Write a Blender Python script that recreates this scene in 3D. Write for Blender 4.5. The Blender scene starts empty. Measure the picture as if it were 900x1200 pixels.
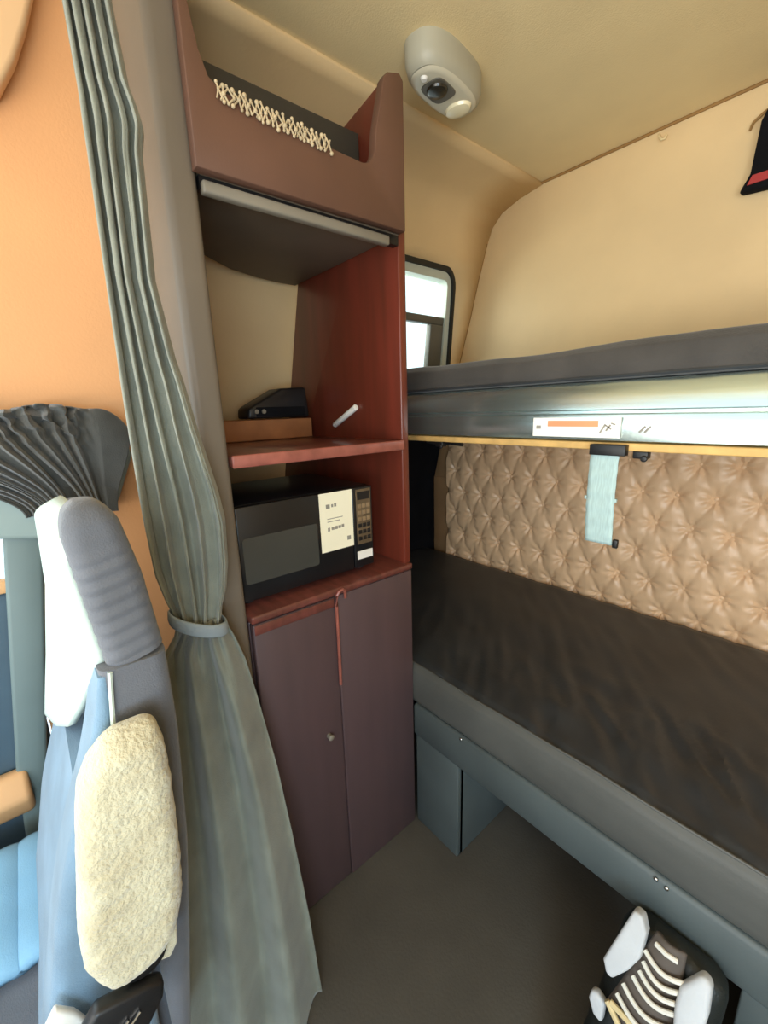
import bpy, bmesh, math, random
from mathutils import Vector, Matrix, noise
random.seed(7)
S = bpy.context.scene
COL = S.collection
PI = math.pi

# ------------------------------------------------------------------ materials
def lin(c):
    return tuple(((v/255)/12.92 if v/255 <= .04045 else ((v/255+.055)/1.055)**2.4) for v in c) + (1,)

def mat(name, c, rough=.6, metal=0, var=.06, vscale=6, bump=0, bscale=200, spec=.5, c2=None, coat=0, sheen=0, stretch=None):
    m = bpy.data.materials.new(name); m.use_nodes = True
    nt = m.node_tree; N = nt.nodes; L = nt.links
    b = N['Principled BSDF']
    b.inputs['Roughness'].default_value = rough
    b.inputs['Metallic'].default_value = metal
    b.inputs['Specular IOR Level'].default_value = spec
    b.inputs['Coat Weight'].default_value = coat
    b.inputs['Sheen Weight'].default_value = sheen
    tc = N.new('ShaderNodeTexCoord')
    vec = tc.outputs['Object']
    if stretch:
        mp = N.new('ShaderNodeMapping'); mp.inputs['Scale'].default_value = stretch
        L.new(vec, mp.inputs['Vector']); vec = mp.outputs['Vector']
    nz = N.new('ShaderNodeTexNoise'); nz.inputs['Scale'].default_value = vscale; nz.inputs['Detail'].default_value = 5
    L.new(vec, nz.inputs['Vector'])
    cr = N.new('ShaderNodeValToRGB')
    base = lin(c)
    if c2 is None:
        lo = tuple(max(0, v*(1-var*2)) for v in base[:3])+(1,); hi = tuple(min(1, v*(1+var*2)) for v in base[:3])+(1,)
    else:
        lo, hi = base, lin(c2)
    cr.color_ramp.elements[0].position = .3; cr.color_ramp.elements[1].position = .7
    cr.color_ramp.elements[0].color = lo; cr.color_ramp.elements[1].color = hi
    L.new(nz.outputs['Fac'], cr.inputs['Fac']); L.new(cr.outputs['Color'], b.inputs['Base Color'])
    if bump:
        n2 = N.new('ShaderNodeTexNoise'); n2.inputs['Scale'].default_value = bscale; n2.inputs['Detail'].default_value = 3
        L.new(vec, n2.inputs['Vector'])
        bp = N.new('ShaderNodeBump'); bp.inputs['Strength'].default_value = bump; bp.inputs['Distance'].default_value = .004
        L.new(n2.outputs['Fac'], bp.inputs['Height']); L.new(bp.outputs['Normal'], b.inputs['Normal'])
    return m

def glass_mat(name):
    m = bpy.data.materials.new(name); m.use_nodes = True
    nt = m.node_tree; nt.nodes.clear()
    o = nt.nodes.new('ShaderNodeOutputMaterial'); mx = nt.nodes.new('ShaderNodeMixShader')
    t = nt.nodes.new('ShaderNodeBsdfTransparent'); g = nt.nodes.new('ShaderNodeBsdfGlossy')
    t.inputs['Color'].default_value = (.9, .96, .94, 1); g.inputs['Roughness'].default_value = .03
    mx.inputs['Fac'].default_value = .07
    nt.links.new(t.outputs[0], mx.inputs[1]); nt.links.new(g.outputs[0], mx.inputs[2]); nt.links.new(mx.outputs[0], o.inputs['Surface'])
    return m

M = dict(
    wall=mat('tan_vinyl_wall', (224, 195, 148), .55, var=.03, vscale=3, bump=.12, bscale=90),
    ceil=mat('tan_headliner', (228, 206, 158), .8, var=.03, vscale=3, bump=.15, bscale=220),
    cabwall=mat('tan_cab_lining_painted_glow', (216, 160, 110), .7, var=.03, vscale=2, bump=.1, bscale=160),  # extra orange paints the warm bounce glow into the tan lining
    header=mat('pale_overhead_trim', (226, 188, 144), .7, var=.02, vscale=3),
    seam=mat('brown_seam', (150, 112, 60), .7),
    floor=mat('grey_floor_vinyl', (84, 79, 71), .6, var=.08, vscale=5, bump=.2, bscale=140),
    black=mat('black_plastic', (20, 20, 22), .45, var=.1, bump=.06),
    carpet=mat('black_carpet_trim', (22, 22, 25), .95, var=.15, bump=.4, bscale=350, spec=.1),
    post=mat('taupe_cabinet_laminate', (112, 102, 90), .55, var=.05, vscale=4, bump=.05, bscale=120),
    fascia=mat('brown_laminate', (98, 68, 54), .55, var=.05, vscale=5, bump=.05),
    binfloor=mat('taupe_bin_underside', (106, 94, 80), .6, var=.05),
    liner=mat('charcoal_liner', (62, 56, 46), .85, var=.1, bump=.1),
    cherry=mat('cherry_wood', (92, 42, 28), .38, c2=(114, 48, 34), vscale=3, stretch=(8, 8, .8), coat=.15),
    cherrydark=mat('dark_cherry_door', (80, 62, 64), .5, c2=(86, 66, 68), vscale=3, stretch=(8, 8, .8), coat=.1),
    cherryedge=mat('worn_cherry_edge', (150, 86, 74), .4, var=.12, vscale=25),
    shelf=mat('dark_shelf_wood', (92, 52, 44), .3, c2=(120, 66, 58), vscale=4, stretch=(3, 14, 3), coat=.2),
    rail=mat('grey_rail', (128, 122, 110), .5, var=.04),
    net=mat('cream_cord', (190, 172, 140), .85, var=.1, vscale=40, bump=.3, bscale=400),
    mwbody=mat('black_enamel', (22, 23, 26), .3, var=.05),
    mwwin=mat('smoked_window', (66, 66, 62), .2, var=.03),
    mwpanel=mat('bronze_keypad', (98, 82, 62), .4, var=.2, vscale=30),
    mwkey=mat('keypad_button', (136, 114, 86), .5, var=.1),
    paper=mat('cream_paper', (246, 240, 214), .7, var=.01),
    white=mat('white_plastic', (238, 236, 230), .5, var=.02),
    smudge=mat('grey_print', (150, 145, 135), .8),
    cardboard=mat('brown_board', (152, 100, 62), .75, var=.1, vscale=12),
    mattress_hi=mat('dark_grey_ticking', (64, 60, 56), .8, var=.1, vscale=10, bump=.3, bscale=300, sheen=.2),
    mattress=mat('dark_grey_vinyl', (50, 53, 56), .45, var=.1, vscale=5, bump=.12, bscale=160),
    mattress_side=mat('grey_vinyl_border', (82, 82, 78), .55, var=.06, vscale=7, bump=.12, bscale=160),
    alu=mat('brushed_aluminium', (186, 200, 196), .24, metal=.9, var=.05, vscale=4, stretch=(1, 20, 20), bump=.03),
    tanedge=mat('tan_board_edge', (214, 172, 104), .7, var=.1, vscale=20),
    orange=mat('orange_print', (222, 150, 106), .6),
    bed=mat('grey_green_paint', (80, 88, 88), .45, var=.06, vscale=6, bump=.05),
    quilt=mat('beige_tufted_vinyl', (228, 190, 150), .34, var=.05, vscale=6, bump=.1, bscale=180),
    strip=mat('brown_vinyl_strip', (160, 122, 84), .6, var=.08),
    strap=mat('pale_blue_webbing', (172, 196, 194), .7, var=.06, vscale=40, stretch=(8, 1, 1), bump=.2, bscale=500),
    curtain=mat('grey_curtain_cloth', (126, 130, 120), .9, var=.08, vscale=14, bump=.35, bscale=420, sheen=.3, spec=.2),
    tie=mat('grey_blue_tie', (142, 154, 162), .85, var=.05, bump=.2),
    blackcloth=mat('black_gathered_cloth', (50, 52, 50), .75, var=.12, vscale=20, bump=.25, bscale=350, sheen=.4),
    pillar=mat('grey_green_pillar_plastic', (140, 156, 154), .55, var=.05, vscale=4),
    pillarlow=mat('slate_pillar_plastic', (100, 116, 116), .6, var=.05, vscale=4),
    seatfab=mat('grey_seat_fabric', (88, 91, 98), .8, var=.08, vscale=10, bump=.25, bscale=420, sheen=.25),
    seatins=mat('painted_lit_seat_insert', (186, 200, 192), .75, var=.03, vscale=8, bump=.15, bscale=380),  # grey seat fabric with windshield brightness painted into the colour
    seatlow=mat('seat_fabric_painted_blue_light', (104, 132, 154), .8, var=.1, vscale=10, bump=.25, bscale=420, sheen=.25),  # same grey fabric, blue window light painted into the tone
    cushion=mat('cushion_fabric_painted_window_light', (128, 172, 200), .8, var=.06, bump=.2, bscale=380),  # light blue is window light painted into the cushion colour
    fleece=mat('cream_fleece', (200, 194, 166), .95, c2=(182, 172, 142), vscale=16, bump=1.0, bscale=150, sheen=.5, spec=.1),
    red=mat('red_plastic', (170, 50, 50), .45),
    doorpan=mat('slate_door_trim', (70, 92, 108), .65, var=.06),
    tanarm=mat('tan_armrest_vinyl', (220, 170, 120), .6, var=.05),
    lamp=mat('grey_lamp_housing', (172, 168, 150), .45, var=.04),
    lampface=mat('pale_lamp_face', (206, 200, 178), .35, var=.03),
    lens=mat('dark_lens', (44, 40, 32), .25, var=.1),
    lenscream=mat('cream_lens', (244, 232, 196), .2),
    rubber=mat('black_rubber', (34, 32, 28), .6, var=.1),
    sash=mat('grey_sash', (96, 92, 82), .5, var=.05),
    reveal=mat('pale_green_grey_reveal', (196, 202, 188), .5, var=.03),
    glass=glass_mat('window_glass'),
    bootblack=mat('black_boot_leather', (30, 34, 32), .5, var=.15, bump=.2),
    bootpad=mat('pale_grey_pad', (200, 202, 204), .7, var=.05, bump=.2),
    boottongue=mat('brown_grey_tongue', (92, 82, 74), .7, var=.1),
    bootlace=mat('white_lace', (226, 222, 210), .7, var=.04),
    boottan=mat('cream_trim', (222, 200, 150), .6, var=.06),
    chrome=mat('chrome', (200, 200, 200), .2, metal=1),
)

# ------------------------------------------------------------------ mesh helpers
class MB:
    def __init__(s): s.bm = bmesh.new()
    def box(s, a, b, rot=None, at=None):
        a = Vector(a); b = Vector(b)
        vs = [s.bm.verts.new((x, y, z)) for x in (a.x, b.x) for y in (a.y, b.y) for z in (a.z, b.z)]
        for f in ((0,1,3,2),(4,6,7,5),(0,4,5,1),(2,3,7,6),(0,2,6,4),(1,5,7,3)):
            s.bm.faces.new([vs[i] for i in f])
        if rot is not None:
            bmesh.ops.rotate(s.bm, verts=vs, cent=at if at is not None else (a+b)/2, matrix=rot)
        return vs
    def prism(s, pts, f0, f1):
        """pts 2D; f0/f1 map (u,v) to a 3D point at either end."""
        v0 = [s.bm.verts.new(f0(*p)) for p in pts]; v1 = [s.bm.verts.new(f1(*p)) for p in pts]
        n = len(pts)
        s.bm.faces.new(v0); s.bm.faces.new(v1[::-1])
        for i in range(n): s.bm.faces.new([v0[i], v1[i], v1[(i+1) % n], v0[(i+1) % n]])
    def grid(s, f, nu, nv, closed=False):
        V = [[s.bm.verts.new(f(i/nu, j/nv)) for j in range(nv+1)] for i in range(nu if closed else nu+1)]
        n = len(V)
        for i in range(nu):
            for j in range(nv):
                s.bm.faces.new([V[i][j], V[(i+1) % n][j], V[(i+1) % n][j+1], V[i][j+1]])
        return V
    def loft(s, rings, cap=True):
        V = [[s.bm.verts.new(p) for p in r] for r in rings]
        n = len(V[0])
        for a, b in zip(V[:-1], V[1:]):
            for i in range(n): s.bm.faces.new([a[i], a[(i+1) % n], b[(i+1) % n], b[i]])
        if cap: s.bm.faces.new(V[0][::-1]); s.bm.faces.new(V[-1])
    def tube(s, pts, r, n=8, cap=True, flat=1.0):
        pts = [Vector(p) for p in pts]; rings = []
        up = Vector((0, 0, 1))
        for i, p in enumerate(pts):
            d = (pts[min(i+1, len(pts)-1)] - pts[max(i-1, 0)]).normalized()
            if abs(d.dot(up)) > .98: up = Vector((0, 1, 0))
            a = d.cross(up).normalized(); b = d.cross(a)
            rr = r(i/(len(pts)-1)) if callable(r) else r
            rings.append([p + a*(rr*math.cos(2*PI*k/n)) + b*(rr*flat*math.sin(2*PI*k/n)) for k in range(n)])
        s.loft(rings, cap)
    def ball(s, c, r, n=10):
        m = Matrix.Translation(c) @ Matrix.Diagonal((*(r if hasattr(r, '__len__') else (r, r, r)), 1))
        bmesh.ops.create_uvsphere(s.bm, u_segments=n*2, v_segments=n, radius=1, matrix=m)
    def cyl(s, p0, p1, r0, r1=None, n=24):
        p0 = Vector(p0); p1 = Vector(p1); r1 = r0 if r1 is None else r1
        d = (p1-p0).normalized(); up = Vector((0, 0, 1)) if abs(d.z) < .9 else Vector((1, 0, 0))
        a = d.cross(up).normalized(); b = d.cross(a)
        R = lambda p, r: [p + a*(r*math.cos(2*PI*k/n)) + b*(r*math.sin(2*PI*k/n)) for k in range(n)]
        s.loft([R(p0, r0), R(p1, r1)])
    def build(s, name, m, parent=None, bevel=0, seg=2, smooth=True, subsurf=0, solid=0):
        bmesh.ops.recalc_face_normals(s.bm, faces=s.bm.faces)
        if parent is not None:
            off = parent['_o']; bmesh.ops.translate(s.bm, verts=s.bm.verts, vec=-Vector(off))
        me = bpy.data.meshes.new(name); s.bm.to_mesh(me); s.bm.free()
        o = bpy.data.objects.new(name, me); COL.objects.link(o)
        me.materials.append(M[m] if isinstance(m, str) else m)
        if parent is not None: o.parent = parent; o['_o'] = parent['_o']
        else: o['_o'] = (0., 0., 0.)
        if solid:
            d = o.modifiers.new('thickness', 'SOLIDIFY'); d.thickness = solid; d.offset = 0
        if bevel:
            d = o.modifiers.new('bevel', 'BEVEL'); d.width = bevel; d.segments = seg; d.limit_method = 'ANGLE'; d.angle_limit = math.radians(40)
        if subsurf:
            d = o.modifiers.new('smooth', 'SUBSURF'); d.levels = d.render_levels = subsurf
        if smooth:
            for p in me.polygons: p.use_smooth = True
            if bevel or not subsurf:
                bm2 = bmesh.new(); bm2.from_mesh(me)
                for e in bm2.edges:
                    if len(e.link_faces) == 2 and e.calc_face_angle(0) > math.radians(40) and not bevel: e.smooth = False
                bm2.to_mesh(me); bm2.free()
        return o

def thing(name, label, cat, at, group=None):
    o = bpy.data.objects.new(name, None); COL.objects.link(o)
    o.location = at; o.empty_display_size = .05; o['_o'] = tuple(float(v) for v in at)
    o['label'] = label; o['category'] = cat
    if group: o['group'] = group
    return o
def tag(o, label, cat, group=None):
    o['label'] = label; o['category'] = cat
    if group: o['group'] = group
    return o
def struct(o): o['kind'] = 'structure'; return o
def interp(rows, z):
    """rows sorted by first value (either direction); smooth-ish linear interpolation of the others."""
    r = rows if rows[0][0] < rows[-1][0] else rows[::-1]
    if z <= r[0][0]: return r[0][1:]
    if z >= r[-1][0]: return r[-1][1:]
    for i in range(len(r)-1):
        a, b = r[i], r[i+1]
        if a[0] <= z <= b[0]:
            t = (z-a[0])/(b[0]-a[0]); 
            return tuple(x+(y-x)*t for x, y in zip(a[1:], b[1:]))
def circ(cx, cy, r, a0, a1, n=6):
    return [(cx+r*math.cos(math.radians(a0+(a1-a0)*i/n)), cy+r*math.sin(math.radians(a0+(a1-a0)*i/n))) for i in range(n+1)]
def rrect(x0, y0, x1, y1, r, n=5):
    return circ(x1-r, y1-r, r, 0, 90, n)+circ(x0+r, y1-r, r, 90, 180, n)+circ(x0+r, y0+r, r, 180, 270, n)+circ(x1-r, y0+r, r, 270, 360, n)

# ------------------------------------------------------------------ setting
YB = 1.85; ZC = 2.354
PROF = [(0, -1.76), (1.05, -1.76), (1.46, -1.63), (1.60, -1.585), (1.90, -1.49), (2.06, -1.445), (2.20, -1.40), (2.26, -1.375), (2.31, -1.32), (2.338, -1.23), (2.354, -1.12)]
wx = lambda z: interp(PROF, z)[0]
b = MB(); b.box((-1.9, -1.5, -.06), (1.25, 1.95, 0)); struct(b.build('floor', 'floor'))
b = MB(); b.box((-1.45, -1.0, ZC), (1.25, 1.95, ZC+.05)); struct(b.build('ceiling', 'ceil'))
b = MB(); b.prism([(1.25, 0)] + [(1.25, ZC)] + [(x-.02, z) for z, x in PROF[::-1]], lambda x, z: (x, YB, z), lambda x, z: (x, YB+.06, z)); struct(b.build('wall_rear', 'wall'))

# sleeper side wall, leaning in towards the roof, with the window opening left out
b = MB()
zs = [0, .5, 1.05, 1.25, 1.46, 1.60, 1.75, 1.90, 2.06, 2.12, 2.20, 2.26, 2.29, 2.31, 2.325, 2.338, 2.347, 2.354]
wl = 1.12
wr = lambda z: 1.775 - (z-1.60)*.24
ys = lambda z: [.30, .6, .86, wl, 1.4, wr(z), YB]
vv = [[b.bm.verts.new((wx(z), y, z)) for y in ys(z)] for z in zs]
for i in range(len(zs)-1):
    for j in range(6):
        if zs[i] >= 1.60 and zs[i+1] <= 2.06 and 3 <= j <= 4: continue
        b.bm.faces.new([vv[i][j], vv[i][j+1], vv[i+1][j+1], vv[i+1][j]])
o = b.build('wall_left', 'wall', solid=.02); struct(o)
# window: rubber frame, pale reveal, sash bar, panes
def wp(y, z, d=0): return Vector((wx(z)+d, y, z))
WQ = lambda u, v, d=0, r0=1.60, r1=2.06: wp(wl+(wr(r0+(r1-r0)*v)-wl)*u, r0+(r1-r0)*v, d)
win = MB()
def wring(mb, ins0, ins1, d0, d1, rad=.06):
    outl = rrect(wl-.012+ins0, 1.588+ins0, 1.0, 2.072-ins0, rad)
    def P(p, ins, d, r):
        return p
    W = .66; H = .46
    A = rrect(-.012+ins0, -.012+ins0, W+.012-ins0, H+.012-ins0, rad, 6)
    B = rrect(-.012+ins1, -.012+ins1, W+.012-ins1, H+.012-ins1, max(.01, rad-(ins1-ins0)), 6)
    f = lambda p, d: WQ(p[0]/W, p[1]/H, d)
    n = len(A)
    va = [mb.bm.verts.new(f(p, d0)) for p in A]; vb = [mb.bm.verts.new(f(p, d0)) for p in B]
    vc = [mb.bm.verts.new(f(p, d1)) for p in A]; vd = [mb.bm.verts.new(f(p, d1)) for p in B]
    for i in range(n):
        j = (i+1) % n
        for q in ((va[i], va[j], vb[j], vb[i]), (vc[i], vd[i], vd[j], vc[j]), (va[i], vc[i], vc[j], va[j]), (vb[i], vb[j], vd[j], vd[i])):
            mb.bm.faces.new(q)
wring(win, 0, .018, .014, -.02, .075)
wroot = struct(win.build('window_1', 'rubber'))
r = MB(); wring(r, .016, .05, .0, -.05, .06); r.build('window_frame', 'reveal', wroot)
r = MB()
f = lambda u, v, d: WQ(u, v, d)
for (u0, u1, v0, v1) in ((.03, .97, .53, .60), (.80, .97, .03, .53), (.03, .2, .03, .53), (.03, .97, .02, .09)):
    r.prism([(u0, v0), (u1, v0), (u1, v1), (u0, v1)], lambda u, v: f(u, v, -.012), lambda u, v: f(u, v, -.045))
r.build('window_sash', 'sash', wroot, bevel=.004)
r = MB(); r.prism([(.03, .58), (.97, .58), (.97, .97), (.03, .97)], lambda u, v: f(u, v, -.034), lambda u, v: f(u, v, -.04)); r.build('window_pane', 'glass', wroot)
r = MB(); r.prism([(.18, .08), (.82, .08), (.82, .54), (.18, .54)], lambda u, v: f(u, v, -.03), lambda u, v: f(u, v, -.036)); r.build('window_pane', 'glass', wroot)

# cab side (beyond the seat) and far side of the cab
b = MB()
XC = -1.28
for (y0, y1, z0, z1) in ((-.07, .33, 0, ZC), (-1.5, -.07, 1.95, ZC), (-1.5, -1.2, 0, 1.95)):
    b.box((XC-.04, y0, z0), (XC, y1, z1))
struct(b.build('wall_cab_left', 'cabwall'))
b = MB(); b.box((-1.80, .275, 0), (-1.29, .30, ZC)); struct(b.build('trim_2', 'post'))
b = MB()
for (y0, y1, z0, z1) in ((-.2, 1.9, 0, ZC), (-1.5, -.2, 1.95, ZC), (-1.5, -.2, 0, .95)):
    b.box((1.12, y0, z0), (1.18, y1, z1))
struct(b.build('wall_right', 'wall'))
# rear wall seams; along the ceiling the brown also paints the shadow line
b = MB(); b.tube([(wx(z)+.006, YB-.004, z) for z in (1.4, 1.6, 1.9, 2.06, 2.2, 2.26, 2.31, 2.338)] + [(-1.12, YB-.004, 2.35), (1.1, YB-.004, 2.35)], .005, 6)
struct(b.build('trim_3', 'seam'))
# rounded cove filling the angle of rear wall and side wall
# cab overhead trim: curved edge
b = MB()
pts = [(-1.2, 1.96), (-.2, 1.98), (.02, 2.02)] + [(.086, 2.079), (.12, 2.14), (.15, 2.21), (.177, 2.287), (.19, ZC), (-1.2, ZC)]
b.prism(pts, lambda y, z: (XC, y, z), lambda y, z: (XC+.05, y, z)); struct(b.build('trim_4', 'header', bevel=.01))
# pillar trim behind the seat + door
b = MB()
b.prism([(-.075, 1.196), (.0, 1.18), (.16, 1.24), (.21, 1.36), (.18, 1.455), (-.3, 1.47), (-.3, 1.21)], lambda y, z: (XC, y, z), lambda y, z: (XC+.045, y, z))
struct(b.build('trim_5', 'pillar', bevel=.012))
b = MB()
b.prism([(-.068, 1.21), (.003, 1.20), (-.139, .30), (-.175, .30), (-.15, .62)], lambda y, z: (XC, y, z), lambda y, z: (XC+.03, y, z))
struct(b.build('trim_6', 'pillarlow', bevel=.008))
b = MB(); b.box((XC-.035, -1.2, .05), (XC-.005, -.075, 1.06))
dr = struct(b.build('door_1', 'doorpan', bevel=.01))
b = MB(); b.prism([(.61, 0), (.62, .05), (.56, .09), (.5, .05), (.49, 0)], lambda z, d: (XC-.005+d*.8, -.9, z), lambda z, d: (XC-.005+d*.8, -.13, z)); b.build('door_armrest', 'tanarm', dr, bevel=.012)
b = MB(); b.box((XC-.03, -1.18, 1.06), (XC+.005, -.078, 1.09)); b.build('window_sill', 'tanarm', dr, bevel=.006)
b = MB(); b.box((XC-.022, -1.18, 1.09), (XC-.018, -.08, 1.95)); b.build('window_pane', 'glass', dr)
# black carpeted lower side of the sleeper, behind the cabinet
b = MB(); b.prism([(.88, .02), (YB-.005, .02), (YB-.005, 1.33), (.88, 1.33)], lambda y, z: (wx(z)+.012, y, z), lambda y, z: (wx(z)+.035, y, z))
b.bm.free(); b = MB(); b.box((-1.75, .875, .02), (-1.735, 1.845, 1.05)); 
b.prism([(.875, 1.05), (1.845, 1.05), (1.845, 1.40), (.875, 1.40)], lambda y, z: (wx(z)+.01, y, z), lambda y, z: (wx(z)+.028, y, z))
struct(b.build('trim_1', 'carpet'))

# ------------------------------------------------------------------ cabinet tower
cab = thing('cabinet', 'tall built-in wooden cabinet with microwave bay, shelf and overhead bin', 'cabinet', (-1.2, .6, 0))
b = MB(); b.prism(rrect(-1.27, .272, -.905, .333, .016), lambda x, y: (x, y, .004), lambda x, y: (x, y, 2.34)); b.build('side_panel', 'post', cab)['label'] = 'taupe front side panel'
b = MB()
prof = [(-.912, .985), (-.912, 2.215), (-.93, 2.24), (-.973, 2.242), (-1.127, 2.219), (-1.36, 2.21)] + [(wx(z)+.055, z) for z in (2.06, 1.9, 1.7, 1.46, 1.2)] + [(-1.70, 1.0), (-1.70, .985)]
b.prism(prof, lambda x, z: (x, .836, z), lambda x, z: (x, .862, z)); b.build('side_panel', 'cherry', cab, bevel=.004)['label'] = 'cherry red rear side panel'
# lower box
b = MB(); b.box((-1.70, .338, .0), (-.925, .855, .965)); b.build('base_box', 'cherrydark', cab, bevel=.004)
b = MB(); b.box((-1.70, .336, .968), (-.897, .856, .988)); b.build('countertop', 'shelf', cab, bevel=.005)
b = MB(); b.box((-.9245, .339, .006), (-.902, .570, .964)); d = b.build('door', 'cherrydark', cab, bevel=.004)
b = MB(); b.box((-.9022, .342, .938), (-.899, .566, .962)); b.build('door_edge', 'shelf', d, bevel=.002)
b = MB(); b.cyl((-.904, .522, .555), (-.89, .522, .555), .007); b.ball((-.889, .522, .555), (.005, .009, .009), 8); b.build('knob', 'rail', d)
b = MB(); b.box((-.9245, .572, .0), (-.901, .855, .966)); b.build('front_panel', 'cherrydark', cab, bevel=.004)
b = MB(); b.tube([(-.897, .600, .955), (-.893, .598, .975), (-.892, .590, .984), (-.892, .579, .982), (-.894, .572, .970), (-.896, .570, .94), (-.897, .570, .80), (-.897, .569, .70)], .0045, 8); b.build('edge_moulding', 'cherryedge', cab)
# microwave bay back, shelf
b = MB(); b.prism([(-.905, .334), (-.905, .836), (-1.60, .836), (-1.60, .334)], lambda x, y: (x, y, 1.337), lambda x, y: (x, y, 1.363)); b.build('shelf', 'shelf', cab, bevel=.006)
b = MB(); b.box((-.9065, .335, 1.336), (-.900, .835, 1.364)); b.build('shelf_edge', 'cherryedge', cab, bevel=.003)
# overhead bin
b = MB()
fp = [(.334, 1.885), (.862, 1.888), (.862, 2.226), (.850, 2.238), (.812, 2.226), (.800, 2.21), (.772, 2.10)] + circ(.722, 2.062, .045, -10, -95, 8)[0:] + [(.60, 2.020), (.40, 2.036), (.375, 2.05), (.362, 2.085), (.350, 2.16), (.343, 2.24), (.338, 2.335), (.334, 2.335)]
fp = [(y*.966, 1.452+(z-1.452)*.966+ (.012 if z < 1.9 else 0)) for y, z in fp]
b.prism(fp, lambda y, z: (-.905, y, z), lambda y, z: (-.880, y, z)); b.build('bin_fascia', 'fascia', cab, bevel=.005)
b = MB(); b.prism([(-.906, .336), (-.906, .834), (-1.45, .834), (-1.45, .76), (-1.435, .68), (-1.40, .58), (-1.33, .484), (-1.24, .40), (-1.15, .36), (-1.08, .336)], lambda x, y: (x, y, 1.884), lambda x, y: (x, y, 1.90)); b.build('bin_floor', 'binfloor', cab, bevel=.003)
b = MB(); b.box((-1.07, .336, 1.90), (-1.058, .834, 2.172)); b.build('bin_liner', 'liner', cab, bevel=.003)
b = MB(); b.box((-.918, .338, 1.852), (-.897, .795, 1.874)); b.build('bin_rail', 'rail', cab, bevel=.004)
b = MB(); b.box((-.93, .336, 1.862), (-.910, .834, 1.885)); b.build('rail_backing', 'black', cab)

# net over the bin edge
net = MB()
n = 22
for i in range(n):
    y0 = .372 + i*.0109
    z0 = 2.008 - .012*i/n
    q = lambda a, k: noise.noise((i*1.7+k, a*5.3, .5))*.006
    p1 = (-.8765, y0+q(1, 0), z0+.016+q(2, 0)); p2 = (-.874, y0+.006+q(3, 0), z0+.002+q(4, 0)); p3 = (-.8765, y0+.012+q(5, 0), z0-.010+q(6, 0))
    net.tube([p1, p2, p3], .0018, 6); net.tube([(-.8765, y0+.012, z0+.014), p2, (-.8765, y0+q(7, 0), z0-.009)], .0018, 6)
    for p_ in (p1, p2, p3): net.ball(p_, .0036+.0008*math.sin(i*3+p_[2]*99), 5)
tag(net.build('cargo_net', 'net'), 'short strip of knotted cream netting along the rim of the overhead bin', 'net')

# microwave
mw = thing('microwave_oven', 'black microwave oven with a cream paper sticker in the cabinet bay', 'microwave', (-1.1, .54, .988))
b = MB(); b.box((-1.30, .340, 1.003), (-.962, .746, 1.243)); b.build('body', 'mwbody', mw, bevel=.008)
b = MB(); b.box((-.961, .342, 1.005), (-.945, .672, 1.241)); dd = b.build('door', 'mwbody', mw, bevel=.004)
b = MB(); b.prism(rrect(.352, 1.05, .556, 1.165, .008), lambda y, z: (-.9458, y, z), lambda y, z: (-.9435, y, z)); b.build('door_window', 'mwwin', dd)
b = MB(); b.box((-.961, .675, 1.005), (-.946, .744, 1.241)); cp = b.build('control_panel', 'mwbody', mw, bevel=.003)
b = MB(); b.box((-.9462, .686, 1.075), (-.9445, .737, 1.235)); b.build('keypad', 'mwpanel', cp)
for i in range(6):
    for j in range(3):
        b = MB(); b.box((-.9448, .690+j*.0155, 1.086+i*.019), (-.943, .7025+j*.0155, 1.098+i*.019)); b.build('button', 'mwkey' if i > 2 else 'black', cp, bevel=.0008)
b = MB(); b.box((-.9447, .690, 1.205), (-.9432, .733, 1.228)); b.build('display', 'black', cp)
b = MB(); b.box((-.9460, .684, 1.030), (-.9438, .738, 1.054)); b.build('badge', 'white', cp)['label'] = 'small white badge'
b = MB(); b.box((-.9452, .566, 1.078), (-.9438, .672, 1.246-.006)); st = b.build('sticker', 'paper', dd); st['label'] = 'cream paper sticker with faint grey print'
b = MB()
for (y, z, w, h) in ((.586, 1.198, .012, .011), (.603, 1.20, .006, .008), (.612, 1.20, .007, .010), (.588, 1.135, .007, .010), (.600, 1.137, .009, .008), (.611, 1.137, .009, .009), (.622, 1.138, .009, .008), (.633, 1.139, .008, .008), (.588, 1.168, .05, .002), (.588, 1.16, .04, .002), (.650, 1.098, .012, .012)):
    b = MB(); b.box((-.9440, y, z), (-.9434, y+w, z+h)); b.build('print', 'smudge', st)
for (x, y) in ((-1.27, .37), (-1.27, .72), (-.99, .37), (-.99, .72)):
    b = MB(); b.cyl((x, y, .988), (x, y, 1.004), .012, n=12); b.build('foot', 'black', mw)

# on the shelf
b = MB(); b.box((-1.50, .44, 1.364), (-1.34, .80, 1.43), Matrix.Rotation(.06, 3, 'Z'))
bx = tag(b.build('flat_box', 'cardboard', bevel=.004), 'low brown box at the back of the cabinet shelf', 'box')
case = thing('black_case', 'black wedge-shaped case lying on the brown box on the shelf', 'case', (-1.36, .68, 1.431))
b = MB(); b.prism([(.572, 1.4335), (.576, 1.466), (.60, 1.48), (.695, 1.53), (.79, 1.535), (.80, 1.4335)], lambda y, z: (-1.45, y, z), lambda y, z: (-1.355, y, z)); b.build('shell', 'black', case, bevel=.008)
b = MB(); b.box((-1.357, .60, 1.440), (-1.352, .78, 1.470)); b.build('front_lip', 'carpet', case, bevel=.003)
for y in (.60, .625):
    b = MB(); b.cyl((-1.354, y, 1.456), (-1.347, y, 1.456), .007, n=12); b.build('stud', 'rail', case)
b = MB(); b.tube([(-1.239, .826, 1.404), (-1.176, .826, 1.432), (-1.113, .826, 1.461)], .0095, 10)
tag(b.build('white_rod', 'white', bevel=.002), 'short white rod fixed at a slant on the red cabinet side above the shelf', 'rod')

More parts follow.
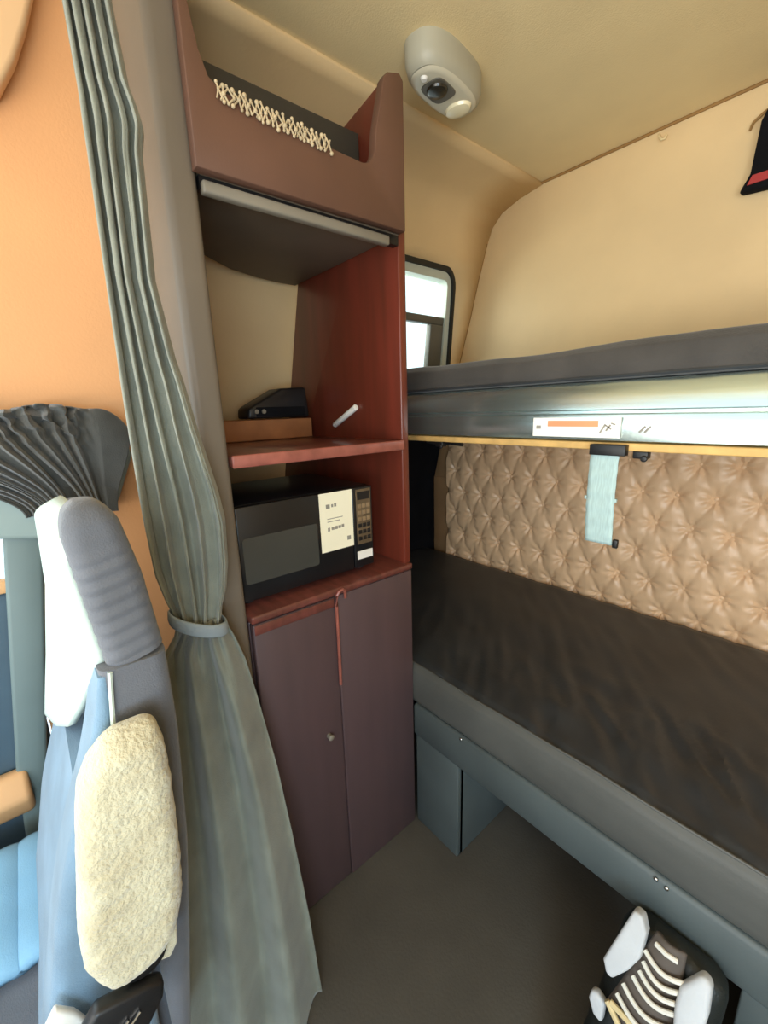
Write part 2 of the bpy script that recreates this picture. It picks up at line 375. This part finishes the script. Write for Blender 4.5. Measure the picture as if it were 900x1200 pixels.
# ------------------------------------------------------------------ ceiling lamp
LM = Vector((-.945, 1.05, ZC))
lamp = thing('ceiling_lamp', 'oval grey ceiling lamp pod with a round black lens', 'lamp', LM)
def oval(hx, hy, z, cx=0, cy=0, n=36, p=2.6):
    out = []
    for k in range(n):
        a = 2*PI*k/n; c, s_ = math.cos(a), math.sin(a)
        out.append((LM.x+cx+hx*math.copysign(abs(c)**(2/p), c), LM.y+cy+hy*math.copysign(abs(s_)**(2/p), s_), z))
    return out
ROT = Matrix.Rotation(math.radians(8), 3, 'Z')
def rl(mb): bmesh.ops.rotate(mb.bm, verts=mb.bm.verts, cent=LM, matrix=ROT)
b = MB(); b.loft([oval(.068, .138, ZC), oval(.068, .137, ZC-.040), oval(.064, .130, ZC-.058), oval(.056, .12, ZC-.067)]); rl(b); b.build('housing', 'lamp', lamp)
b = MB(); b.loft([oval(.058, .118, ZC-.068), oval(.053, .112, ZC-.073), oval(.045, .105, ZC-.075)]); rl(b); b.build('faceplate', 'lampface', lamp)
b = MB(); b.loft([oval(.036, .046, ZC-.074, 0, -.03, p=4), oval(.034, .044, ZC-.077, 0, -.03, p=4)]); rl(b); bz = b.build('lens_bezel', 'sash', lamp)
b = MB(); b.loft([oval(.029, .029, ZC-.076, 0, -.036, p=2), oval(.026, .026, ZC-.082, 0, -.036, p=2), oval(.012, .012, ZC-.085, 0, -.036, p=2)]); rl(b); b.build('lens', 'lens', bz)
b = MB(); b.loft([oval(.040, .030, ZC-.074, 0, .068, p=2), oval(.036, .026, ZC-.082, 0, .068, p=2), oval(.02, .014, ZC-.085, 0, .068, p=2)]); rl(b); b.build('reading_lens', 'lenscream', lamp)
b = MB(); b.loft([oval(.010, .010, ZC-.074, 0, -.095, p=2), oval(.007, .007, ZC-.081, 0, -.095, p=2)]); rl(b); b.build('switch', 'white', lamp)

# ------------------------------------------------------------------ quilted rear panel
BX = .118; BZ = .118; QX0, QX1, QZ0, QZ1 = -1.60, .30, .60, 1.40
def tuft(x, z):
    # distance to the nearest button of a staggered lattice + creases along the diamonds
    best = 9; 
    r = round((z-1.11)/BZ)
    for k in (r-1, r, r+1):
        zz = 1.11+k*BZ; off = (k % 2)*BX/2
        xx = round((x+.485-off)/BX)*BX+off-.485
        d = math.hypot(x-xx, z-zz)
        if d < best: best, bxx, bz = d, xx, zz
    # diagonal creases joining buttons
    a = ((x+.485)/BX + (z-1.11)/(2*BZ)); c = ((x+.485)/BX - (z-1.11)/(2*BZ))
    da = abs(a-round(a)); dc = abs(c-round(c))
    cre = min(da, dc)
    h = .026*(1-math.exp(-(best/.026)**1.1)) + .005*(1-math.exp(-(cre/.10)**1.3))
    ang = math.atan2(z-bz, x-bxx)
    h += .0045*math.cos(7*ang+bxx*40+bz*17)*math.exp(-((best-.028)/.018)**2)
    h += .004*noise.noise((x*14, z*14, 4))
    return h + .0015*noise.noise((x*25, z*25, 0))
b = MB()
V = b.grid(lambda u, v: (QX0+(QX1-QX0)*u, YB-.022-tuft(QX0+(QX1-QX0)*u, QZ0+(QZ1-QZ0)*v), QZ0+(QZ1-QZ0)*v), 320, 136)
edge = [V[i][0] for i in range(321)] + [V[320][j] for j in range(1, 137)] + [V[i][136] for i in range(319, -1, -1)] + [V[0][j] for j in range(135, 0, -1)]
back = [b.bm.verts.new((v.co.x, YB-.003, v.co.z)) for v in edge]
for i in range(len(edge)): b.bm.faces.new([edge[i], edge[(i+1) % len(edge)], back[(i+1) % len(edge)], back[i]])
b.bm.faces.new(back)
qp = b.build('quilted_panel', 'quilt'); tag(qp, 'beige button-tufted padded panel on the rear wall between the bunks', 'wall panel')
for k in range(-3, 3):
    zz = 1.11+k*BZ
    for i in range(-10, 5):
        xx = i*BX+(k % 2)*BX/2-.485
        if QX0+.02 < xx < .0: b = MB(); b.ball((xx, YB-.025, zz), (.0085, .006, .0085), 6); b.build('button', 'quilt', qp)
b = MB(); b.box((-1.725, YB-.02, .6), (-1.605, YB-.002, 1.06)); b.prism([(-1.72, 1.06), (-1.605, 1.06), (-1.605, 1.36), (-1.645, 1.36)], lambda x, z: (x, YB-.02, z), lambda x, z: (x, YB-.002, z))
struct(b.build('trim_7', 'strip', bevel=.004))

# ------------------------------------------------------------------ upper bunk
UY = 1.0
ub = thing('upper_bunk', 'aluminium fronted upper bunk platform on the rear wall', 'bunk', (-.6, 1.4, 1.345))
b = MB()
bp = [(UY+.02, 1.364), (UY, 1.368), (UY-.004, 1.40), (UY, 1.424), (UY+.010, 1.427), (UY+.010, 1.433), (UY, 1.436), (UY+.003, 1.46), (UY+.012, 1.486), (UY+.02, 1.497), (UY+.05, 1.497), (UY+.05, 1.364)]
b.prism(bp, lambda y, z: (-1.56, y, z), lambda y, z: (.55, y, z)); b.build('front_beam', 'alu', ub)
b = MB(); b.box((-1.575, UY-.008, 1.362), (-1.52, UY+.06, 1.496)); b.build('end_cap', 'black', ub, bevel=.004)
b = MB(); b.box((-1.56, UY+.004, 1.346), (.55, YB-.08, 1.363)); b.build('base_board', 'tanedge', ub, bevel=.003)['label'] = 'thin tan board under the beam'
b = MB(); b.box((-1.55, UY+.055, 1.364), (.55, YB-.06, 1.47)); b.build('platform', 'black', ub)
b = MB(); b.box((-.592, UY-.0085, 1.374), (-.385, UY-.0035, 1.4185)); lb = b.build('sticker', 'white', ub); lb['label'] = 'white warning sticker with an orange bar'
b = MB(); b.box((-.553, UY-.0092, 1.398), (-.432, UY-.0086, 1.4115)); b.build('orange_bar', 'orange', lb)
b = MB()
for (x, z, w, h, a) in ((-.424, 1.383, .004, .022, .5), (-.412, 1.388, .004, .016, .6), (-.405, 1.403, .010, .003, .3), (-.583, 1.392, .012, .008, 0), (-.418, 1.396, .016, .003, .6)):
    b = MB(); b.box((x, UY-.0092, z), (x+w, UY-.0086, z+h), Matrix.Rotation(a, 3, 'Y')); b.build('print', 'smudge', lb)
for x in (-.345, -.335):
    b = MB(); b.box((x, UY-.0055, 1.385), (x+.004, UY-.003, 1.402), Matrix.Rotation(.7, 3, 'Y')); b.build('scuff', 'smudge', ub)
for x in (-.945, -.362):
    b = MB(); b.box((x, UY+.01, 1.330), (x+.03, UY+.03, 1.346)); b.cyl((x+.024, UY+.005, 1.331), (x+.024, UY+.012, 1.331), .007, n=10); b.build('latch', 'black', ub, bevel=.002)
b = MB(); b.tube([(-1.0, UY+.03, 1.343), (-.95, UY+.03, 1.338), (-.90, UY+.03, 1.342), (-.85, UY+.03, 1.338)], .006, 6); b.build('cable', 'black', ub)
# mattress on it
mt = thing('upper_mattress', 'dark grey mattress on the upper bunk', 'mattress', (-.6, 1.4, 1.498))
b = MB()
def um(u, v):
    # u along bunk, v around the section
    x = -1.555 + 2.1*u
    sec = [(UY+.06, 1.499), (UY+.016, 1.502), (UY+.010, 1.53), (UY+.014, 1.560), (UY+.035, 1.578), (UY+.2, 1.585), (YB-.15, 1.585), (YB-.03, 1.575), (YB-.03, 1.499)]
    k = v*(len(sec)-1); i = min(int(k), len(sec)-2); t = k-i
    y = sec[i][0]+(sec[i+1][0]-sec[i][0])*t; z = sec[i][1]+(sec[i+1][1]-sec[i][1])*t
    if z > 1.51:
        z += .006*noise.noise((x*6, y*4, 3)) - .003*math.cos(x*9); y += .006*noise.noise((x*9, z*9, 1))
    return (x, y, z)
V = b.grid(um, 90, 32)
for e in (V[0], V[90]): b.bm.faces.new(e)
b.build('cover', 'mattress_hi', mt, subsurf=1)
b = MB(); b.tube([(-1.55+2.1*i/60, UY+.013+.002*math.sin(i), 1.506) for i in range(61)], .004, 6); b.build('piping', 'mattress', mt)

# strap hanging from the bunk
sp = thing('bunk_strap', 'pale blue webbing strap hanging below the upper bunk beam', 'strap', (-.40, .995, 1.345))
b = MB(); b.grid(lambda u, v: (-.441+.062*u+.003*v-.004, .996-.006*math.sin(v*PI)+.001*math.sin(v*40), 1.345-.215*v), 6, 30); b.build('webbing', 'strap', sp, solid=.003)
b = MB(); b.box((-.445, .985, 1.336), (-.368, 1.0045, 1.360)); b.build('top_bracket', 'black', sp, bevel=.002)
b = MB(); b.box((-.450, .990, 1.231), (-.378, .998, 1.240)); b.build('slider', 'strap', sp, bevel=.002)
b = MB(); b.box((-.378, .99, 1.126), (-.367, 1.0, 1.146)); b.build('rivet', 'black', sp, bevel=.002)

# ------------------------------------------------------------------ lower bunk
lbk = thing('lower_bunk', 'grey painted lower bunk base with hollow underneath', 'bunk', (-.5, 1.3, 0))
b = MB(); b.prism([(.862, .36), (.858, .37), (.858, .472), (.866, .482), (.90, .482), (.90, .36)], lambda y, z: (-.905, y, z), lambda y, z: (.6, y, z)); fb = b.build('front_beam', 'bed', lbk, bevel=.004)
b = MB(); b.box((-.898, .861, .002), (-.712, .89, .372)); b.box((-.74, .872, .002), (-.712, 1.75, .36)); b.build('leg_panel', 'bed', lbk, bevel=.004)
b = MB(); b.box((-1.72, .90, .44), (.6, 1.80, .481)); b.build('bed_board', 'black', lbk)
b = MB(); b.box((-.712, 1.50, .002), (.6, 1.53, .44)); b.build('back_panel', 'black', lbk)
b = MB(); b.box((-.02, .866, .002), (.6, .895, .365)); b.build('leg_panel', 'bed', lbk, bevel=.004)
for (x, z) in ((-.70, .474), (-.175, .474), (-.155, .470)):
    b = MB(); b.ball((x, .857, z), (.005, .003, .005), 6); b.build('screw', 'chrome', fb)
lm = thing('lower_mattress', 'large dark grey vinyl mattress on the lower bunk', 'mattress', (-.6, 1.35, .483))
b = MB()
sec = [(.90, .484), (.868, .486), (.861, .50), (.857, .54), (.857, .585), (.862, .612), (.874, .627), (.90, .634), (1.0, .638), (1.1, .639), (1.2, .64), (1.35, .64), (1.5, .64), (1.65, .638), (1.74, .634), (1.78, .625), (1.79, .58), (1.79, .484)]
def lmf(u, v):
    x = -1.73+2.33*u; x = x if x > -1.72 else -1.72
    k = v*(len(sec)-1); i = min(int(k), len(sec)-2); t = k-i
    y = sec[i][0]+(sec[i+1][0]-sec[i][0])*t; z = sec[i][1]+(sec[i+1][1]-sec[i][1])*t
    if z > .49:
        z += .005*noise.noise((x*4, y*4, 8))
        if y > .88:
            q = math.exp(-((x+.15)/.5)**2)*math.exp(-((y-1.08)/.2)**2)
            z += q*(.030*(.5-abs(noise.noise((x*13+y*9, y*5, 2)))) + .018*(.5-abs(noise.noise((x*26+y*14, y*9, 5))))) - q*.02
            z += .008*math.exp(-((x+.6)/.5)**2)*noise.noise((x*22+y*16, y*6, 7))
        else: y += .003*noise.noise((x*8, z*10, 4))
    return (x, y, z)
# front cloth border and top panel are one cover split along the welt
kw = 6
b = MB(); V = b.grid(lambda u, v: lmf(u, (kw+v*(len(sec)-1-kw))/(len(sec)-1)), 200, 90); b.build('top_cover', 'mattress', lm)
b = MB(); V = b.grid(lambda u, v: lmf(u, v*kw/(len(sec)-1)), 200, 18); b.build('front_border', 'mattress_side', lm)
b = MB(); b.tube([Vector(lmf(i/100, kw/(len(sec)-1))) + Vector((0, -.001, .0)) for i in range(101)], .0032, 6); b.build('piping', 'mattress_side', lm)

# ------------------------------------------------------------------ rear wall bits
po = thing('wall_pouch', 'black pouch with a red stripe hung on the tan rear wall', 'pouch', (-.33, YB-.03, 2.07))
b = MB(); b.prism([(-.428, 2.060), (-.406, 2.105), (-.398, 2.235), (-.385, 2.268), (-.26, 2.268), (-.25, 2.235), (-.245, 2.06), (-.33, 2.052)], lambda x, z: (x, YB-.045, z), lambda x, z: (x, YB-.004, z)); b.build('bag', 'carpet', po, bevel=.008)
b = MB(); b.prism([(-.408, 2.073), (-.398, 2.096), (-.27, 2.096), (-.27, 2.074)], lambda x, z: (x, YB-.049, z), lambda x, z: (x, YB-.044, z)); b.build('stripe', 'red', po)['label'] = 'red stripe'
b = MB(); b.tube([(-.43, YB-.006, 2.236), (-.422, YB-.014, 2.25), (-.40, YB-.02, 2.262), (-.37, YB-.02, 2.275)], .004, 6); b.build('hanging_cord', 'seam', po)
b = MB(); b.tube([(-.685, YB-.003, 2.335), (-.678, YB-.012, 2.322), (-.672, YB-.014, 2.312), (-.662, YB-.012, 2.312), (-.660, YB-.010, 2.322)], .004, 8)
tag(b.build('wall_hook', 'ceil'), 'small tan hook high on the rear wall just below the ceiling', 'hook')

# ------------------------------------------------------------------ curtain by the cabinet
cu = thing('curtain', 'long grey curtain tied back beside the tall cabinet', 'curtain', (-.85, .19, 0))
T = Vector((.35, .937, 0)); NRM = Vector((.937, -.35, 0)); EYE = Vector((0, 0, 1.45))
up_rows = [(2.35, -.040, .018), (2.04, -.037, .023), (1.942, -.036, .030), (1.91, -.036, .039), (1.885, -.037, .043), (1.85, -.037, .036), (1.67, -.040, .029), (1.547, -.042, .044), (1.505, -.043, .053), (1.43, -.0435, .064), (1.313, -.044, .086), (1.25, -.043, .093), (1.16, -.040, .088), (1.105, -.030, .078), (1.07, -.020, .066), (1.045, -.018, .062)]
lo_rows = [(1.055, -.018, .062, 0), (1.03, -.024, .070, 0), (.99, -.05, .083, 0), (.929, -.065, .098, .005), (.82, -.075, .115, .02), (.64, -.088, .142, .045), (.45, -.105, .163, .075), (.22, -.13, .185, .105), (.006, -.15, .20, .135)]
def sm(t): return t*t*(3-2*t)
def cpoint(s, z, d): return Vector((-.85, .19, z)) + T*s + NRM*d
def upf(u, v):
    z = 2.35 + (1.045-2.35)*v
    xl, xr = interp(up_rows, z)
    uu = u + .018*math.sin(2*PI*u*2+z*3)
    s = xl+(xr-xl)*uu
    k = min(1, max(0, (z-1.05)/.12)); amp = (.010+.006*k)
    ph = 2*PI*(4.6*u**.9)+.5*math.sin(z*2.2)
    w = math.sin(ph)
    d = amp*math.copysign(abs(w)**.7, w) + .004*math.sin(2*PI*11*u+z*4)*(u*.6+.2)
    d += .012*math.exp(-((u-.8)/.12)**2)*math.exp(-((z-1.32)/.2)**2)
    s += .006*math.cos(ph)*(1 if .08 < u < .95 else 0)
    # draws round into a bundle at the tie
    b2 = 1-min(1, max(0, (z-1.045)/.10))
    d += b2*.030*math.sin(PI*u)
    return cpoint(s, z, d)
b = MB(); b.grid(upf, 170, 150); b.build('upper_cloth', 'curtain', cu, solid=.003)
def lof(u, v):
    z = 1.055 + (.006-1.055)*v
    xl, xr, fw = interp(lo_rows, z)
    s = xl+(xr-xl)*u
    g = sm(min(1, max(0, (1.055-z)/.25)))
    ph = 2*PI*(2.6*u)+1.2+.6*(1-z)
    w = math.sin(ph)
    d = (.008+.020*g)*w + (1-g)*(.010*math.sin(2*PI*6*u) + .022*math.sin(PI*u)) + .004*noise.noise((u*6, z*5, 2))
    d -= .03*g*max(0, (u-.8)/.2)
    p = cpoint(s, z, 0)
    p = Vector((p.x*(1-fw), p.y*(1-fw), z)) + NRM*d
    return p
b = MB(); b.grid(lof, 150, 110); b.build('lower_cloth', 'curtain', cu, solid=.003)
b = MB()
R = lambda z, e: [cpoint(.022+(.048+e)*math.cos(2*PI*k/36), z-.020*math.cos(2*PI*k/36), .012+(.038+e)*math.sin(2*PI*k/36)) for k in range(36)]
rr = [R(1.040, 0), R(1.042, .003), R(1.052, .0045), R(1.064, .003), R(1.067, 0)]
b.loft(rr, cap=False); b.build('tie_band', 'tie', cu, solid=.002)

# black gathered cloth behind the seat
b = MB()
def gat(u, v):
    y0, y1 = -.42, .205
    ytop = y0+(y1-y0)*u; zt = 1.478-.006*math.sin(u*23)+(-.06*max(0, (u-.9)/.1)**2)
    yb = .025+.13*u**1.5; zb = 1.225+.015*(1-u)
    t = v
    if u < .62: yb = -.02+.08*(u/.62); zb = 1.24
    y = ytop+(yb-ytop)*sm(t)**.85; z = zt+(zb-zt)*t
    ph = PI*(17*u+.35*math.sin(u*19)+.25*math.sin(u*41))
    fold = 1-2.2*abs(math.sin(ph))**.55
    near = 1 if u < .84 else max(0, 1-(u-.84)/.06)
    x = XC+.06+.030*math.sin(PI*min(1, t*1.2+.1))+(.013*fold*near)*(.5+.5*math.sin(PI*min(1, t+.25)))
    k = max(0, 1-t/.42)
    x += .026*noise.noise((u*40, t*16, 1))*near*k; y += .012*noise.noise((u*36, t*14, 9))*near*k; z += .016*noise.noise((u*34, t*16, 5))*near*k*min(1, t*8)
    return (x, y, z)
b.grid(gat, 260, 44)
tag(b.build('gathered_cloth', 'blackcloth', solid=.004), 'black cloth gathered in fan pleats on the cab side above the grey seat', 'cloth')

# ------------------------------------------------------------------ seat
seat = thing('seat', 'grey cab seat seen from its inner side with raised fleece armrest', 'seat', (-.85, 0, 0))
FR = [(1.345, .035, .055), (1.335, .022, .070), (1.30, .012, .082), (1.25, .010, .092), (1.14, .004, .104), (1.0, -.02, .104), (.8, -.06, .092), (.6, -.105, .07), (.45, -.14, .05), (.30, -.165, .03)]
def ring(z, x0, x1, y0, y1, r, n=6):
    return [(x, y, z) for x, y in rrect(x0, y0, x1, y1, min(r, (y1-y0)*.48), n)]
b = MB(); rings = []
for i in range(41):
    z = .30+(1.30-.30)*i/40
    y0, y1 = interp(FR, z)
    tp = max(0, (z-1.2)/.10); sh = .06*tp**2
    rings.append(ring(z, -1.09+sh, -.66-sh*.4, y0+.04 if z < 1.3 else y0+.03, y1, .03))
b.loft(rings); b.build('backrest', 'seatfab', seat)
# centre panel, windshield light painted into its tone, V-shaped at its lower end
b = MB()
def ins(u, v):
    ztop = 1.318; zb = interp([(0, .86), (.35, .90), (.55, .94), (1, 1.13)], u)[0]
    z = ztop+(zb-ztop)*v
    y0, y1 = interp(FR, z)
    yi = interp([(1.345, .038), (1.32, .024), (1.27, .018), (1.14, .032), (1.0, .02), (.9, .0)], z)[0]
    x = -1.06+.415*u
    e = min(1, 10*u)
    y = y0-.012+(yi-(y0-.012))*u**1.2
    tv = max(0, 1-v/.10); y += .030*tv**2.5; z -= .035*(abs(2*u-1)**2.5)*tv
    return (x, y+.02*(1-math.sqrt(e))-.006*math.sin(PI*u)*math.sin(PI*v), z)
b.grid(ins, 40, 50); b.build('centre_panel', 'seatins', seat, solid=.012)['label'] = 'centre panel with light painted into its pale tone'
# pleated upper side bolster
b = MB(); rings = []
n = 64
for i in range(n+1):
    t = i/n; z = 1.350-.225*t
    y0 = interp([(1.350, .024), (1.34, .018), (1.31, .016), (1.27, .020), (1.14, .034), (1.015, .040)], z)[0]
    y1 = interp([(1.350, .066), (1.338, .072), (1.32, .078), (1.235, .094), (1.11, .106), (1.015, .100)], z)[0]
    pl = .0018*math.sin(2*PI*(t*11))*(1 if .3 < t < .97 else .25)
    dome = math.sqrt(max(.02, 1-(1-min(1, t*6.5))**2))
    cyy = (y0+y1)/2; cxx = -.665
    rings.append([(cxx+(x-cxx)*(.35+.65*dome), cyy+(y-cyy)*(.4+.6*dome), z+.22*(y-.06)*min(1, t*4)) for x, y in rrect(-.705, y0-pl*.3, -.622+pl, y1+.002, .022, 6)])
b.loft(rings); b.build('upper_bolster', 'seatfab', seat)
# lower bolster wing and the flat side panel behind its piping
b = MB(); rings = []
for i in range(31):
    t = i/30; z = 1.118-.75*t
    y0, y1 = interp(FR, z)
    y0w = y0-.014*sm(min(1, t*2.2)) + .022*(1-sm(min(1, t*2.0)))
    rings.append(ring(z, -.74+.03*(1-min(1, t*2)), -.622, y0w, .034-.02*t*1.5, .022, 6))
b.loft(rings); b.build('lower_bolster', 'seatlow', seat)
b = MB(); rings = []
for i in range(31):
    t = i/30; z = 1.126-.80*t
    y0, y1 = interp(FR, z)
    rings.append(ring(z, -.70, -.617, max(y0, .012)+.012, y1+.003, .02, 6))
b.loft(rings); b.build('side_panel', 'seatfab', seat)
b = MB(); rings = []
for i in range(31):
    t = i/30; z = .90-.56*t
    y0, y1 = interp(FR, z)
    rings.append(ring(z, -1.10, -.70, y0+.010-.020*sm(min(1, t*2.5)), y1-.02, .03, 6))
b.loft(rings); b.build('lower_backrest', 'seatlow', seat)
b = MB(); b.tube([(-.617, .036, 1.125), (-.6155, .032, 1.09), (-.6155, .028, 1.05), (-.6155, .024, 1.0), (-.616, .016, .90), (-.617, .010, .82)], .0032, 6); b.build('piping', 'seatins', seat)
# seat cushion with cross ribs, and its inner side
b = MB()
def cus(u, v):
    x = -1.16+.30*u; y = -.115-.55*v
    rib = abs(math.sin(PI*(y+.115)/.052))
    e = min(1, 10*u, 10*(1-u))
    return (x, y, .49-.012+.010*math.sqrt(rib)+.010*math.sqrt(e)-.0)
b.grid(cus, 24, 130); b.build('cushion', 'cushion', seat, solid=.03)
b = MB(); b.prism([(-1.16, .47), (-1.16, .20), (-.66, .20), (-.66, .36), (-.84, .475)], lambda x, z: (x, -.64, z), lambda x, z: (x, -.10, z)); b.build('cushion_base', 'seatfab', seat, bevel=.02, seg=3)
b = MB(); b.box((-1.12, -.5, .0), (-.72, .0, .20)); b.build('pedestal', 'black', seat, bevel=.01)
RCV = [(-.098, .684), (-.080, .655), (-.050, .56), (-.175, .56), (-.135, .63)]
b = MB(); b.prism(RCV, lambda y, z: (-.612, y, z), lambda y, z: (-.600, y, z)); b.build('recliner_cover', 'white', seat, bevel=.004)['label'] = 'pale recliner cover'
# armrest folded up, with its fleece sleeve
b = MB(); b.cyl((-.66, .005, .72), (-.552, .005, .72), .03, n=20); b.box((-.615, -.02, .70), (-.565, .05, .90)); ar = b.build('armrest', 'black', seat, bevel=.006)
AR0 = [(1.096, .026, .060), (1.090, .012, .069), (1.08, .004, .0735), (1.06, -.010, .076), (1.035, -.022, .0775), (1.0, -.029, .0775), (.95, -.036, .076), (.90, -.043, .0745), (.85, -.050, .072), (.80, -.056, .068), (.765, -.056, .0625), (.735, -.050, .052), (.715, -.042, .038), (.700, -.034, .020), (.690, -.028, .004), (.683, -.022, -.010)]
AR = [(.683+(z-.683)*(1.068-.683)/(1.096-.683), a, c_) for z, a, c_ in AR0]
b = MB(); rings = []
NZ = 90
for i in range(NZ+1):
    z = 1.068+(.683-1.068)*i/NZ
    y0, y1 = interp(AR, z)
    t = i/NZ; th = .034*math.sqrt(max(.05, min(1, t*14, (1-t)*12)))
    r_ = []
    for x, y in rrect(-.580-th, y0, -.580+th, y1, min((y1-y0)*.45, .026, th*.9), 8):
        r_.append((x, y, z))
    rings.append(r_)
b.loft(rings)
bmesh.ops.subdivide_edges(b.bm, edges=[e for e in b.bm.edges if e.calc_length() > .02], cuts=3, use_grid_fill=True)
for v in b.bm.verts:
    k = noise.noise(v.co*55)*.0022 + noise.noise(v.co*140)*.0014
    v.co += Vector((1, .35*math.copysign(1, v.co.y), 0))*k
fl = b.build('fleece_cover', 'fleece', ar); fl['label'] = 'cream fleece sleeve'
b = MB(); b.prism([(.010, .705), (.046, .755), (.052, .738), (.048, .700), (.036, .682), (.020, .690)], lambda y, z: (-.585, y, z), lambda y, z: (-.560, y, z)); b.build('fleece_flap', 'fleece', ar, bevel=.004)
# belt buckle below the armrest
bk = thing('seatbelt_buckle', 'black seat belt buckle with red button below the fleece armrest', 'buckle', (-.575, -.03, .60))
b = MB(); b.prism([(-.075, .685), (-.055, .71), (.0, .69), (.022, .675), (.018, .652), (-.02, .60), (-.07, .56), (-.10, .60)], lambda y, z: (-.562, y, z), lambda y, z: (-.540, y, z)); b.build('body', 'black', bk, bevel=.006)
b = MB(); b.box((-.541, -.06, .620), (-.533, -.035, .645)); b.build('release_button', 'red', bk, bevel=.003)
for d in (0, .014):
    b = MB(); b.tube([(-.538, -.075+d, .615), (-.537, -.05+d, .645), (-.538, -.025+d, .664)], .0022, 6); b.build('chrome_edge', 'chrome', bk)

# ------------------------------------------------------------------ boot on the floor
bo = thing('boot', 'tall black boot with pale padded flaps and white lacing by the lower bunk', 'boot', (-.15, .74, 0))
cx = -.145
b = MB(); rings = []
for (z, x0, x1, y0, y1) in ((.012, -.235, -.045, .53, .845), (.05, -.238, -.042, .53, .848), (.10, -.236, -.042, .56, .850), (.15, -.232, -.042, .66, .852), (.20, -.228, -.040, .722, .853), (.30, -.222, -.034, .762, .854), (.37, -.212, -.030, .79, .854), (.405, -.200, -.036, .803, .852)):
    rings.append(ring(z, x0, x1, y0, y1, .07, 8))
b.loft(rings); b.build('shaft', 'bootblack', bo, subsurf=1)
b = MB(); b.loft([ring(.001, -.245, -.036, .52, .852, .07, 8), ring(.022, -.248, -.034, .518, .855, .07, 8)]); b.build('sole', 'rubber', bo, bevel=.004)
tp = lambda x, t, d=0: Vector((x, .70+.10*t-.928*d, .15+.25*t+.371*d))
b = MB(); b.grid(lambda u, v: tp((-.200+.112*u)*(1-v)+(-.146+.046*u)*v, .33+.74*v, .004+.012*math.sin(PI*u)), 14, 24); b.build('tongue', 'boottongue', bo, solid=.010)
def pad(name, pts, d0=.002, d1=.034, bv=.011):
    m = MB(); m.prism(pts, lambda x, t: tp(x, t, d0), lambda x, t: tp(x, t, d1)); return m.build(name, 'bootpad', bo, bevel=bv, seg=4)
pad('side_flap', [(-.188, 1.14), (-.172, 1.14), (-.160, 1.05), (-.160, .86), (-.174, .72), (-.196, .58), (-.208, .585), (-.218, .66), (-.200, .95)])
pad('side_flap', [(-.070, 1.078), (-.053, 1.052), (-.049, .86), (-.051, .72), (-.055, .60), (-.081, .48), (-.090, .60), (-.096, .76), (-.095, .90)])
pad('side_patch', [(-.228, .346), (-.217, .367), (-.199, .337), (-.197, .193), (-.215, .20), (-.229, .28)], -.004, .018, .006)
for i, (x0, x1, t0, sag) in enumerate(((-.153, -.094, .915, .03), (-.152, -.097, .835, .035), (-.154, -.096, .757, .03), (-.162, -.094, .690, .04), (-.174, -.094, .588, .05), (-.180, -.092, .49, .05))):
    b = MB(); pts = []
    for k in range(13):
        u = k/12
        pts.append(tp(x0-.004+(x1-x0+.008)*u, t0-sag*math.sin(PI*u), .020+.010*math.sin(PI*u)))
    b.tube(pts, .0046, 8); b.build('lace', 'bootlace', bo)
b = MB(); b.tube([tp(-.144, 1.012, .020), tp(-.125, 1.010, .025), tp(-.107, 1.010, .020)], .0048, 8); b.build('pull_tab', 'bootlace', bo)
for pts in ([(-.196, .40), (-.173, .33), (-.150, .26)], [(-.190, .41), (-.157, .40), (-.125, .41)]):
    b = MB(); b.tube([tp(x, t, .024) for x, t in pts], .006, 8); b.build('trim_line', 'boottan', bo)

# ------------------------------------------------------------------ light
W = bpy.data.worlds.new('sky'); S.world = W; W.use_nodes = True
bg = W.node_tree.nodes['Background']
bg.inputs['Color'].default_value = (.78, .90, 1.0, 1); bg.inputs['Strength'].default_value = 2.0
def area(name, loc, aim, sx, sy, power, col):
    l = bpy.data.lights.new(name, 'AREA'); l.shape = 'RECTANGLE'; l.size = sx; l.size_y = sy; l.energy = power; l.color = col
    o = bpy.data.objects.new(name, l); COL.objects.link(o); o.location = loc
    o.rotation_euler = (Vector(aim)-Vector(loc)).to_track_quat('-Z', 'Y').to_euler(); return o
area('ceiling_fill_light', (0, -1.40, 1.05), (-.1, -.75, 2.3), 2.0, .6, 52, (1, .91, .75))  # added warm fill aimed up at the ceiling, stands in for dash bounce
area('low_cool_fill_light', (1.08, -.65, 1.2), (-.75, .25, .0), .8, .45, 20, (.48, .77, 1))  # added cool fill aimed down, tints the lower cab blue
area('cabinet_fill_light', (1.08, -.55, 1.65), (-1.4, .62, 1.68), .9, .45, 12, (1, .94, .84))  # added warm fill to brighten the wall inside the cabinet
area('passenger_window_daylight', (-1.24, -.65, 1.5), (-.6, .1, .5), .9, .7, 7, (.70, .88, 1))
area('side_window_daylight', (-1.9, 1.35, 1.95), (0, 1.3, 1.7), .7, .5, 12, (1, .97, .9))

# ------------------------------------------------------------------ camera
cam = bpy.data.cameras.new('camera'); co = bpy.data.objects.new('camera', cam); COL.objects.link(co)
Rm = Matrix(((0.64537051, -0.15985711, 0.74695556), (0.7632712, 0.17365384, -0.62230331), (-0.03023209, 0.97174588, 0.23408539)))
co.matrix_world = Matrix.Translation((0, 0, 1.45)) @ Rm.to_4x4()
cam.sensor_fit = 'VERTICAL'; cam.sensor_height = 36; cam.lens = 498/1200*36; cam.clip_start = .02
S.camera = co
S.view_settings.view_transform = 'Standard'; S.view_settings.look = 'None'; S.view_settings.gamma = 1; S.view_settings.use_curve_mapping = False
S.view_settings.exposure = 0
for o in COL.objects:
    if '_o' in o: del o['_o']
